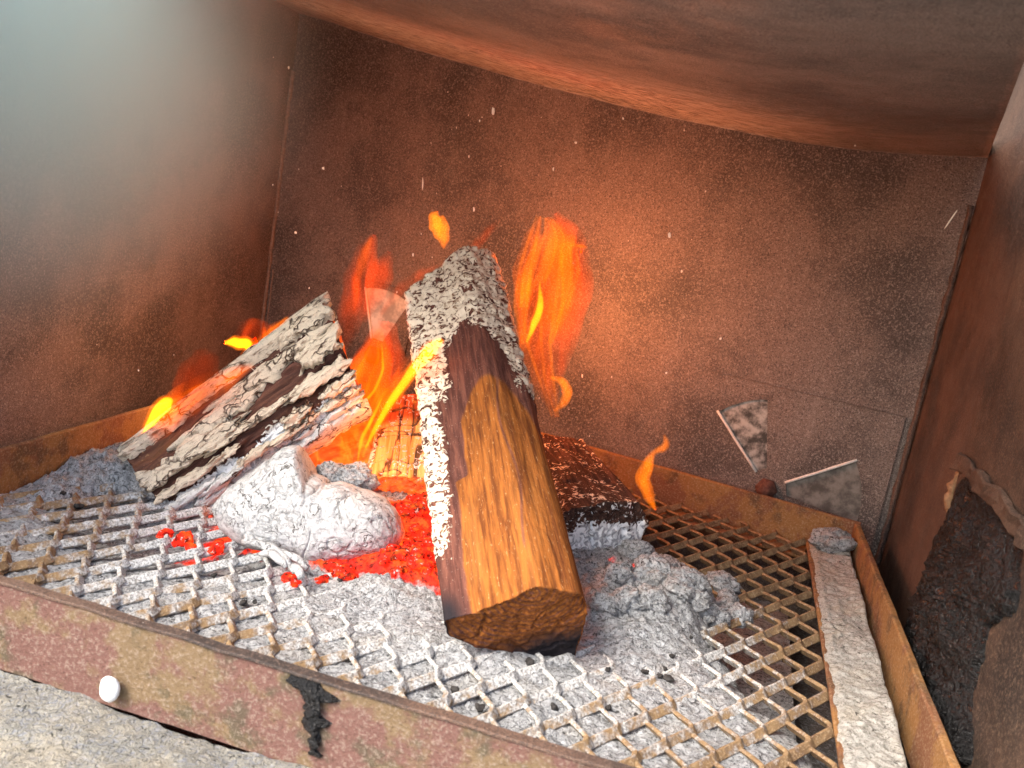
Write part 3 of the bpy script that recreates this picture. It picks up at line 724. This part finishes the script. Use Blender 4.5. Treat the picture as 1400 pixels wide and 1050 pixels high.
# right log: charred, lying behind the front log, ashen end towards the opening
rl = Log(at(818, 742, .77), at(748, 642, .92), (0, 0, 1), [(.050, .012), (.036, .034), (.0, .036), (-.04, .03), (-.05, 0), (-.03, -.03), (.012, -.032), (.042, -.022)], [(.046, .012), (.03, .036), (-.01, .038), (-.04, .03), (-.05, 0), (-.03, -.03), (.01, -.03), (.04, -.02)], 150, 200, end0=(.35, .1))
def rl_disp(P, G, T, U, C):
    return .003 * fbm(G * np.array((1, 1, .3)), 60, 4, 31) - .004 * np.maximum(0, ridge(G * np.array((1, 1, .2)), 55, 2, 32) - .75) * 3 + (C != 0) * (.004 * fbm(P, 70, 4, 33) - .007 * np.maximum(0, ridge(P, 28, 2, 35) - .8) * 4)
def rl_attrs(P, G, T, U, C):
    low = sstep(G[:, 1] + .008 * fbm(P, 40, 3, 34), -.002, -.018); end = (C == -1) * sstep(G[:, 1] + .01 * fbm(P, 40, 3, 34), .024, .008)
    return {'ash': np.maximum(.36, np.maximum(low * .75, end * .9)), 'white': np.maximum(low, (C == -1)), 'char': np.full(len(P), .7) + .2 * fbm(P, 30, 2, 36), 'black': .0 * T}
rlo = rl.build('charred_log', 'dark_log', rl_disp, rl_attrs)
tag(rlo, 'dark charred log with ashen cracked end lying on the pale ash heap', 'log')

# glowing logs between the others
yl = Log(at(545, 672, .80), at(556, 560, .86), TOCAM, [(.042, -.01), (.036, .022), (.0, .030), (-.03, .022), (-.036, -.01), (0, -.035)], [(.042, -.01), (.03, .022), (.0, .026), (-.022, .02), (-.028, -.01), (0, -.035)], 120, 160, end1=(.3, 0))
def yl_disp(P, G, T, U, C):
    return .002 * fbm(G * np.array((1, 1, .4)), 60, 3, 41) - .0035 * (np.maximum(0, ridge(G * np.array((.5, .5, 1.6)), 50, 2, 42) - .8) * 4 + np.maximum(0, ridge(G * np.array((1.4, 1.4, .3)), 50, 2, 44) - .82) * 3)
def yl_attrs(P, G, T, U, C):
    x = (G[:, 0] - G[:, 0].min()) / (np.ptp(G[:, 0]))
    return {'ash': .34 + .4 * sstep(x, .22, .05), 'white': np.ones(len(P)), 'black': .8 * sstep(np.maximum(ridge(G * np.array((.5, .5, 1.6)), 50, 2, 42), ridge(G * np.array((1.4, 1.4, .3)), 50, 2, 44) - .02), .84, .95), 'char': .2 + .8 * sstep(T, .55, .9), 'glow': np.maximum(.62 * sstep(T, .5, 1.0), .75 * sstep(T, .14, .0))}
ylo = yl.build('glowing_log', 'yellow_log', yl_disp, yl_attrs)
tag(ylo, 'yellow cracked burning log stub wedged behind the leaning split log', 'log')
ob = Log(at(420, 632, .84), at(512, 606, .86), TOCAM, [(.036, -.03), (.034, .02), (.0, .03), (-.03, .02), (-.034, -.03)], [(.03, -.03), (.034, .03), (.0, .035), (-.03, .02), (-.034, -.03)], 90, 120)
def ob_attrs(P, G, T, U, C):
    return {'ash': np.full(len(P), .05), 'char': np.full(len(P), .5), 'glow': np.full(len(P), .68)}
obo = ob.build('glowing_block', 'yellow_log', yl_disp, ob_attrs)
tag(obo, 'orange glowing burnt block under the flames behind the white ash chunk', 'log')

# white ash chunk: rounded body of a burnt out log
def chunk():
    cx, cy, yd = 432, 704, .665
    out = np.array([(296, 694), (318, 668), (345, 650), (372, 632), (392, 616), (408, 613), (418, 628), (428, 650), (450, 662), (490, 670), (522, 682), (541, 702), (549, 728), (540, 748), (505, 758), (468, 764), (440, 776), (408, 762), (372, 750), (335, 742), (306, 720)], float)
    C = at(cx, cy, yd); k = np.linalg.norm(C - CAM_O) / FPX
    dx, dy = (out[:, 0] - cx) * k, -(out[:, 1] - cy) * k
    ang = np.arctan2(dy, dx); o = np.argsort(ang); ang, rr = ang[o], np.hypot(dx, dy)[o]
    ang = np.r_[ang - 2 * math.pi, ang, ang + 2 * math.pi]; rr = np.r_[rr, rr, rr]
    nt, npp = 140, 220; V = []
    for i in range(nt):
        th = -math.pi / 2 + math.pi * i / (nt - 1)
        for j in range(npp):
            ph = 2 * math.pi * j / npp - math.pi; r = np.interp(ph, ang, rr)
            ct = math.copysign(abs(math.cos(th)) ** .75, 1); st = math.copysign(abs(math.sin(th)) ** .9, math.sin(th))
            V.append(C + CAM_R * (r * ct * math.cos(ph)) + CAM_U * (r * ct * math.sin(ph)) - CAM_F * (.040 * st))
    V = np.array(V); n = V - C; n /= np.linalg.norm(n, axis=1)[:, None] + 1e-9
    V += n * (  .0024 * fbm(V, 30, 3, 51) + .0009 * fbm(V, 220, 3, 52) - .0022 * np.maximum(0, ridge(V, 45, 2, 53) - .86) * 5)[:, None]
    F = grid_faces(nt, npp, True)
    return tag(link('ash_chunk', mesh('ash_chunk', V, F), MATS['white_ash']), 'rounded white burnt out log chunk cracked all over among red embers', 'ash chunk')
chunk()

# ------------------------------------------------------------------ lumps: embers, ash lumps, small coals
def lump_mesh(seed, amp=.35, sub=4):
    bm = bmesh.new(); bmesh.ops.create_icosphere(bm, subdivisions=sub, radius=1.0)
    V = np.array([v.co[:] for v in bm.verts]); d = 1 + amp * fbm(V, 1.3, 4, seed) + .14 * fbm(V, 5, 3, seed + 50) + .16 * np.abs(fbm(V, 9, 3, seed + 70))
    V = V * d[:, None]
    for v, c in zip(bm.verts, V): v.co = c
    me = bpy.data.meshes.new('lump'); bm.to_mesh(me); bm.free(); me.polygons.foreach_set('use_smooth', [True] * len(me.polygons)); return me
EM = [lump_mesh(200 + i, .6, 3) for i in range(5)]; AM = [lump_mesh(300 + i, .45, 5) for i in range(6)]
for m_ in EM: m_.materials.append(MATS['ember'])
for m_ in AM: m_.materials.append(MATS['ash'])
for m_ in AM:
    a_ = m_.attributes.new('glow', 'FLOAT', 'POINT')
def put(name, me, x, y, r, sink=.35, squash=.8):
    o = bpy.data.objects.new(name, me); COL.objects.link(o)
    z = float(ash_height(np.array([x]), np.array([y]))[0]); z = max(z, -.004)
    o.location = (x, y, z + r * squash * (1 - sink)); o.scale = (r * random.uniform(.8, 1.3), r * random.uniform(.8, 1.2), r * squash)
    o.rotation_euler = (random.uniform(-.3, .3), random.uniform(-.3, .3), random.uniform(0, 6.28)); return o
def scatter_px(n, boxes):
    out = []
    for i in range(n):
        x0, y0, x1, y1 = random.choice(boxes); p = atz(random.uniform(x0, x1), random.uniform(y0, y1), .008); out.append((p[0], p[1]))
    return out
for x, y in scatter_px(48, [(470, 745, 600, 795), (548, 690, 600, 790), (400, 762, 600, 792), (430, 768, 590, 790), (545, 690, 600, 770)]):
    tag(put('ember', random.choice(EM), x, y, random.uniform(.004, .008), .55, .6), 'glowing red ember between the white ash chunk and the leaning log', 'ember', 'red embers beside the ash chunk')
for x, y in scatter_px(14, [(300, 665, 360, 695), (225, 700, 320, 735), (330, 640, 390, 670)]):
    tag(put('ember', random.choice(EM), x, y, random.uniform(.004, .008)), 'small red ember glowing under the bark covered log', 'ember', 'red embers under the bark log')
for i in range(36):
    q = random.choice([(865, 752, 940, 800), (900, 775, 1000, 830), (935, 790, 1020, 838), (820, 800, 930, 850)])
    p = atz(random.uniform(q[0], q[2]), random.uniform(q[1], q[3]), .012)
    tag(put('ash_lump', random.choice(AM), p[0], p[1], random.uniform(.007, .014), .66), 'crumbly white ash lump on the heap below the charred log', 'ash lump', 'ash lumps on the heap')
for px, py, r in ((455, 654, .014), (487, 655, .015), (472, 668, .009)):
    p = at(px, py, .70); o = tag(bpy.data.objects.new('coal', random.choice(AM)), 'small pale pinkish coal perched behind the white ash chunk', 'coal', 'pale coals behind the ash chunk'); COL.objects.link(o); o.location = p; o.scale = (r, r, r * .8)
for i in range(9):                         # ash splinters in front of the chunk
    p = atz(330 + i * 9 + random.uniform(-6, 6), 735 + i * 6 + random.uniform(-8, 8), .006); L = random.uniform(.018, .04); a = random.uniform(-.7, -.2)
    pts = [p + np.array((L * (f - .5) * math.cos(a), L * (f - .5) * math.sin(a), .004 * math.sin(f * 3) + .002)) for f in np.linspace(0, 1, 8)]
    tag(tube('ash_splinter', pts, .0022 + .0012 * np.sin(np.linspace(0, 3.1, 8)), 'white_ash', None, 6, .002, i), 'thin grey ash splinter lying across the mesh below the ash chunk', 'ash splinter', 'ash splinters on the mesh')
CM = [lump_mesh(500 + i, .7, 3) for i in range(3)]
mat_plain('charcoal', (.055, .05, .046), .8, 0, 300, .5)
for m_ in CM: m_.materials.append(MATS['charcoal'])
for x, y in scatter_px(26, [(250, 740, 590, 860), (600, 890, 1000, 980), (810, 830, 960, 910), (20, 640, 180, 700)]):
    tag(put('charcoal_bit', random.choice(CM), x, y, random.uniform(.0012, .003), .4), 'small black charcoal bit scattered on the pale ash', 'charcoal', 'charcoal bits in the ash')
o = tag(put('ash_lump', AM[2], .133, .955, .016, .2), 'grey ash lump in the corner of the basket flange', 'ash lump'); o.location.z = .018

# ------------------------------------------------------------------ flames (glowing gas: emitting volume inside closed shapes)
def spline(pts, n):
    P = np.array(pts, float); m = len(P); d = np.r_[0, np.cumsum(np.linalg.norm(np.diff(P[:, :2], axis=0), axis=1))]; d /= d[-1]
    u = np.linspace(0, 1, n); out = np.stack([np.interp(u, d, P[:, k]) for k in range(P.shape[1])], 1)
    for _ in range(max(2, n // 14)):
        o2 = out.copy(); o2[1:-1] = (out[:-2] + 2 * out[1:-1] + out[2:]) / 4; out = o2
    return out
def flame_mesh(pts, y, depth=.55, n=44, m=16, wob=.07, seed=0):
    """pts: (px, py, half width in px) from root to tip, y: distance"""
    S = spline(pts, n); V = []
    T = np.gradient(S[:, :2], axis=0); T /= np.linalg.norm(T, axis=1)[:, None] + 1e-9
    for i in range(n):
        C = at(S[i, 0], S[i, 1], y); k = np.linalg.norm(C - CAM_O) / FPX
        nx, ny = -T[i, 1], T[i, 0]; side = CAM_R * nx - CAM_U * ny
        for q in range(m):
            a = 2 * math.pi * q / m; w = S[i, 2] * k * (1 + wob * math.sin(i * .5 + seed + 2 * math.cos(a)))
            V.append(C + side * (w * math.cos(a)) - CAM_F * (w * depth * math.sin(a)))
    F = grid_faces(n, m, True).tolist() + [list(range(m))[::-1], [(n - 1) * m + q for q in range(m)]]
    me = mesh('flame', V, F); bm = bmesh.new(); bm.from_mesh(me); bmesh.ops.recalc_face_normals(bm, faces=bm.faces); bm.to_mesh(me); bm.free(); return me
def flame(label, y, pieces):
    root_pt = at(pieces[0][1][0][0], pieces[0][1][0][1], y); e = tag(empty('flame', root_pt), label, 'flame', 'flames')
    fil = []
    for mt, pts, *dp in pieces:
        if mt == 'flame_orange' and max(q[2] for q in pts) > 8:
            for f_ in (-.7, .1, .75):
                ph = random.uniform(0, 6)
                fil.append(('flame_bright', [(a + w * f_ * .9 + 3 * math.sin(b * .05 + ph), b + w * f_ * .15, 1.5 + 1.3 * math.sin(3.1 * (k_ + .3) / len(pts))) for k_, (a, b, w) in enumerate(pts)][random.choice((0, 1)):], .8))
    pieces = list(pieces) + fil
    for i, (mt, pts, *dp) in enumerate(pieces):
        shells = {'flame_orange': ((1.2, 'flame_orange'), (.68, 'flame_orange')), 'flame_red': ((1.25, 'flame_red'), (.65, 'flame_red')), 'flame_yellow': ((1.25, 'flame_bright'), (.85, 'flame_yellow'))}.get(mt, ((1.1, mt), (.6, mt)) if max(q[2] for q in pts) > 4 else ((1.0, mt),))
        for ws, m2 in shells:
            link('flame_core' if m2 == 'flame_yellow' else 'flame_tongue', flame_mesh([(a, b, w * ws) for a, b, w in pts], y - .002 * i, dp[0] if dp else .55, seed=i * 1.7 + y * 9), MATS[m2], e)
flame('tall orange flame with curled tip rising behind the leaning split log', .95, [
    ('flame_orange', [(760, 570, 4), (745, 520, 16), (735, 460, 26), (740, 400, 30), (752, 350, 26), (760, 318, 16), (748, 298, 3)]),
    ('flame_orange', [(715, 470, 4), (712, 420, 9), (716, 370, 13), (728, 330, 12), (738, 296, 2)]),
    ('flame_orange', [(752, 470, 3), (772, 420, 9), (780, 370, 12), (776, 335, 16), (790, 335, 11), (800, 338, 3)]),
    ('flame_red', [(765, 520, 4), (775, 440, 20), (782, 380, 26), (775, 320, 18), (760, 292, 4)]),
    ('flame_yellow', [(720, 468, 1.5), (731, 442, 6), (739, 420, 6), (738, 385, 1)]),
])
flame('small orange curl of flame beside the leaning log edge', .93, [
    ('flame_bright', [(752, 516, 2), (768, 520, 6), (777, 535, 7), (770, 552, 6), (758, 562, 2)], .8)])
flame('bright yellow flame sweeping up across the leaning split log', .72, [
    ('flame_orange', [(490, 632, 3), (505, 595, 10), (530, 545, 14), (565, 505, 15), (590, 480, 13), (606, 464, 4)]),
    ('flame_yellow', [(500, 612, 1.5), (516, 580, 4.5), (540, 540, 6.5), (566, 505, 8), (588, 478, 11), (604, 464, 4)]),
])
flame('thin forked yellow flame between the bark log and the leaning log', .80, [
    ('flame_orange', [(470, 640, 5), (480, 580, 22), (500, 530, 30), (512, 490, 22), (518, 450, 4)]),
    ('flame_red', [(500, 600, 6), (515, 540, 28), (520, 490, 30), (530, 440, 10)]),
    ('flame_yellow', [(455, 592, 1), (488, 560, 2.5), (512, 535, 2.5), (524, 505, 2.5), (522, 470, 1)]),
    ('flame_yellow', [(488, 636, 1), (494, 600, 3), (510, 570, 3), (522, 545, 1)]),
    ('flame_orange', [(415, 612, 3), (445, 590, 6), (480, 572, 6), (505, 545, 2)]),
])
flame('tall hazy orange flame behind the bark covered log', .98, [
    ('flame_red', [(470, 480, 5), (478, 440, 14), (490, 390, 18), (500, 350, 15), (512, 322, 4)]),
    ('flame_red', [(495, 440, 4), (512, 400, 14), (522, 370, 15), (532, 345, 4)]),
    ('flame_red', [(520, 430, 3), (548, 395, 7), (575, 375, 6), (600, 362, 1)]),
    ('flame_orange', [(482, 430, 2), (490, 385, 6), (498, 345, 7), (508, 325, 2)]),
])
flame('thin faint flame streak above the leaning log top', .97, [
    ('flame_red', [(640, 352, 3), (655, 330, 6), (672, 312, 5), (687, 298, 1)])])
flame('detached orange flame lick floating above the leaning log', .94, [
    ('flame_bright', [(607, 340, 2), (606, 325, 9), (600, 308, 13), (594, 296, 9), (598, 289, 2)], .8)])
flame('yellow tipped flame licking off the bark log lower end', .69, [
    ('flame_yellow', [(186, 625, 1.5), (197, 598, 5), (212, 570, 10), (228, 550, 11), (236, 546, 3)]),
    ('flame_orange', [(186, 618, 3), (215, 585, 14), (255, 545, 20), (300, 522, 14), (345, 500, 4)]),
    ('flame_red', [(235, 560, 4), (262, 520, 20), (285, 494, 18), (298, 486, 4)]),
])
flame('yellow hooked flame curling above the bark log middle', .76, [
    ('flame_yellow', [(338, 500, 1.5), (346, 482, 5), (338, 470, 8), (322, 468, 8), (308, 468, 3)], .8),
    ('flame_orange', [(310, 520, 3), (335, 498, 9), (350, 474, 12), (368, 455, 9), (395, 434, 2)]),
    ('flame_red', [(320, 470, 6), (345, 452, 16), (372, 460, 10), (390, 445, 2)]),
])
flame('small orange flame standing on the charred log end', .80, [
    ('flame_bright', [(896, 697, 2), (888, 680, 7), (878, 655, 10), (886, 632, 8), (894, 618, 3), (908, 612, 6), (912, 606, 5), (908, 594, 2)], .8)])

# light given off by the fire itself
def fire_light(px, py, y, power, col=(1.0, .52, .25), r=.03):
    ld = bpy.data.lights.new('fire_light', 'POINT'); ld.energy = power * .72; ld.color = col; ld.shadow_soft_size = r
    o = bpy.data.objects.new('fire_light', ld); COL.objects.link(o); o.location = at(px, py, y)
fire_light(775, 415, .955, .78, (1.0, .36, .13)); fire_light(500, 430, .94, .36, (1.0, .36, .12)); fire_light(540, 560, .73, .09, (1, .42, .12), .02)
fire_light(290, 500, .82, .16); fire_light(470, 600, .76, .12, (1.0, .22, .05)); fire_light(570, 745, .69, .12, (1.0, .10, .03), .02)

# ------------------------------------------------------------------ specks of ash and sparks
def specks():
    V = []; F = []
    def fleck(p, u, v, a, b):
        n0 = len(V); w = nrm(np.cross(u, v)) * .0004; m = 7; jj = [random.uniform(.55, 1.15) for _ in range(m)]
        for s_ in (-1, 1):
            V.extend([p + u * (a * jj[k] * math.cos(6.2832 * k / m)) + v * (b * jj[k] * math.sin(6.2832 * k / m)) + w * s_ for k in range(m)])
        F.extend([[n0 + k for k in range(m)], [n0 + m + k for k in range(m)][::-1]] + [[n0 + k, n0 + m + k, n0 + m + (k + 1) % m, n0 + (k + 1) % m] for k in range(m)])
    for px, py, a, b in ((674, 153, 3, 6), (578, 250, 1, 11), (648, 286, 1.3, 4), (641, 214, 1.3, 3), (915, 322, 2, 5), (932, 371, 1.5, 2), (1300, 300, 1, 14), (787, 195, 2, 2), (829, 48, 2.5, 2), (985, 463, 1.5, 2), (200, 425, 1, 6), (442, 230, 2, 2), (248, 42, 3, 2), (1249, 124, 2, 2), (404, 318, 2, 2)):
        c = at(px, py, .97); k = np.linalg.norm(c - CAM_O) / FPX; an = -.6 if px == 1300 else .0
        u = CAM_R * math.cos(an) + CAM_U * math.sin(an); v = -CAM_R * math.sin(an) + CAM_U * math.cos(an); fleck(c, u, v, a * k, b * k)
    for i in range(60):
        px, py = random.gauss(560, 330), random.uniform(60, 600); px = min(1340, max(10, px))
        c = at(px, py, random.uniform(.80, .98)); k = np.linalg.norm(c - CAM_O) / FPX; r = random.choice((.5, .6, .7, .9, 1.3))
        fleck(c, CAM_R, CAM_U, r * k, r * k * random.uniform(1, 2.2))
    return tag(link('ash_specks', mesh('ash_specks', V, F, False), MATS['spark']), 'tiny pale ash specks and sparks drifting over the fire', 'specks', kind='stuff')
specks()
def fluff():
    bm = bmesh.new(); bmesh.ops.create_icosphere(bm, subdivisions=5, radius=1.0); me = bpy.data.meshes.new('fluff'); bm.to_mesh(me); bm.free()
    V = np.array([v.co[:] for v in me.vertices]); V *= (1 + .10 * fbm(V, 1.5, 2, 4) + .03 * fbm(V, 9, 2, 5))[:, None]
    me.vertices.foreach_set('co', V.ravel()); me.polygons.foreach_set('use_smooth', [True] * len(me.polygons)); me.update(); return me
bm_f = fluff(); bm_f.materials.append(MATS['flake'])
fk = tag(bpy.data.objects.new('ash_flake', bm_f), 'white fluffy ash flake stuck to the rusty front rim', 'ash flake'); COL.objects.link(fk); fk.location = at(150, 942, .424); fk.scale = (.0058, .004, .0075)

# thin smoke hanging in the far left corner
def smoke():
    bm = bmesh.new(); bmesh.ops.create_icosphere(bm, subdivisions=4, radius=1.0); me = bpy.data.meshes.new('smoke'); bm.to_mesh(me); bm.free()
    m = bpy.data.materials.new('smoke'); m.use_nodes = True; t = m.node_tree; t.nodes.clear(); MATS['smoke'] = m
    out = t.nodes.new('ShaderNodeOutputMaterial'); v = t.nodes.new('ShaderNodeVolumePrincipled'); v.inputs['Color'].default_value = (.76, .94, .90, 1); v.inputs['Anisotropy'].default_value = .0
    tc = t.nodes.new('ShaderNodeTexCoord'); ln = t.nodes.new('ShaderNodeVectorMath'); ln.operation = 'LENGTH'; mr = t.nodes.new('ShaderNodeMapRange'); mr.interpolation_type = 'SMOOTHSTEP'
    mr.inputs[1].default_value = 1.0; mr.inputs[2].default_value = .0; mr.inputs[3].default_value = 0; mr.inputs[4].default_value = SMOKE
    t.links.new(tc.outputs['Object'], ln.inputs[0]); t.links.new(ln.outputs['Value'], mr.inputs[0]); t.links.new(mr.outputs[0], v.inputs['Density']); t.links.new(v.outputs[0], out.inputs['Volume'])
    o = link('smoke', me, m); o.location = at(-40, -20, .66); o.scale = (.30, .33, .31)
    return tag(o, 'pale bluish smoke hanging in the upper left of the firebox', 'smoke', kind='stuff')
SMOKE = 8.5
smoke()
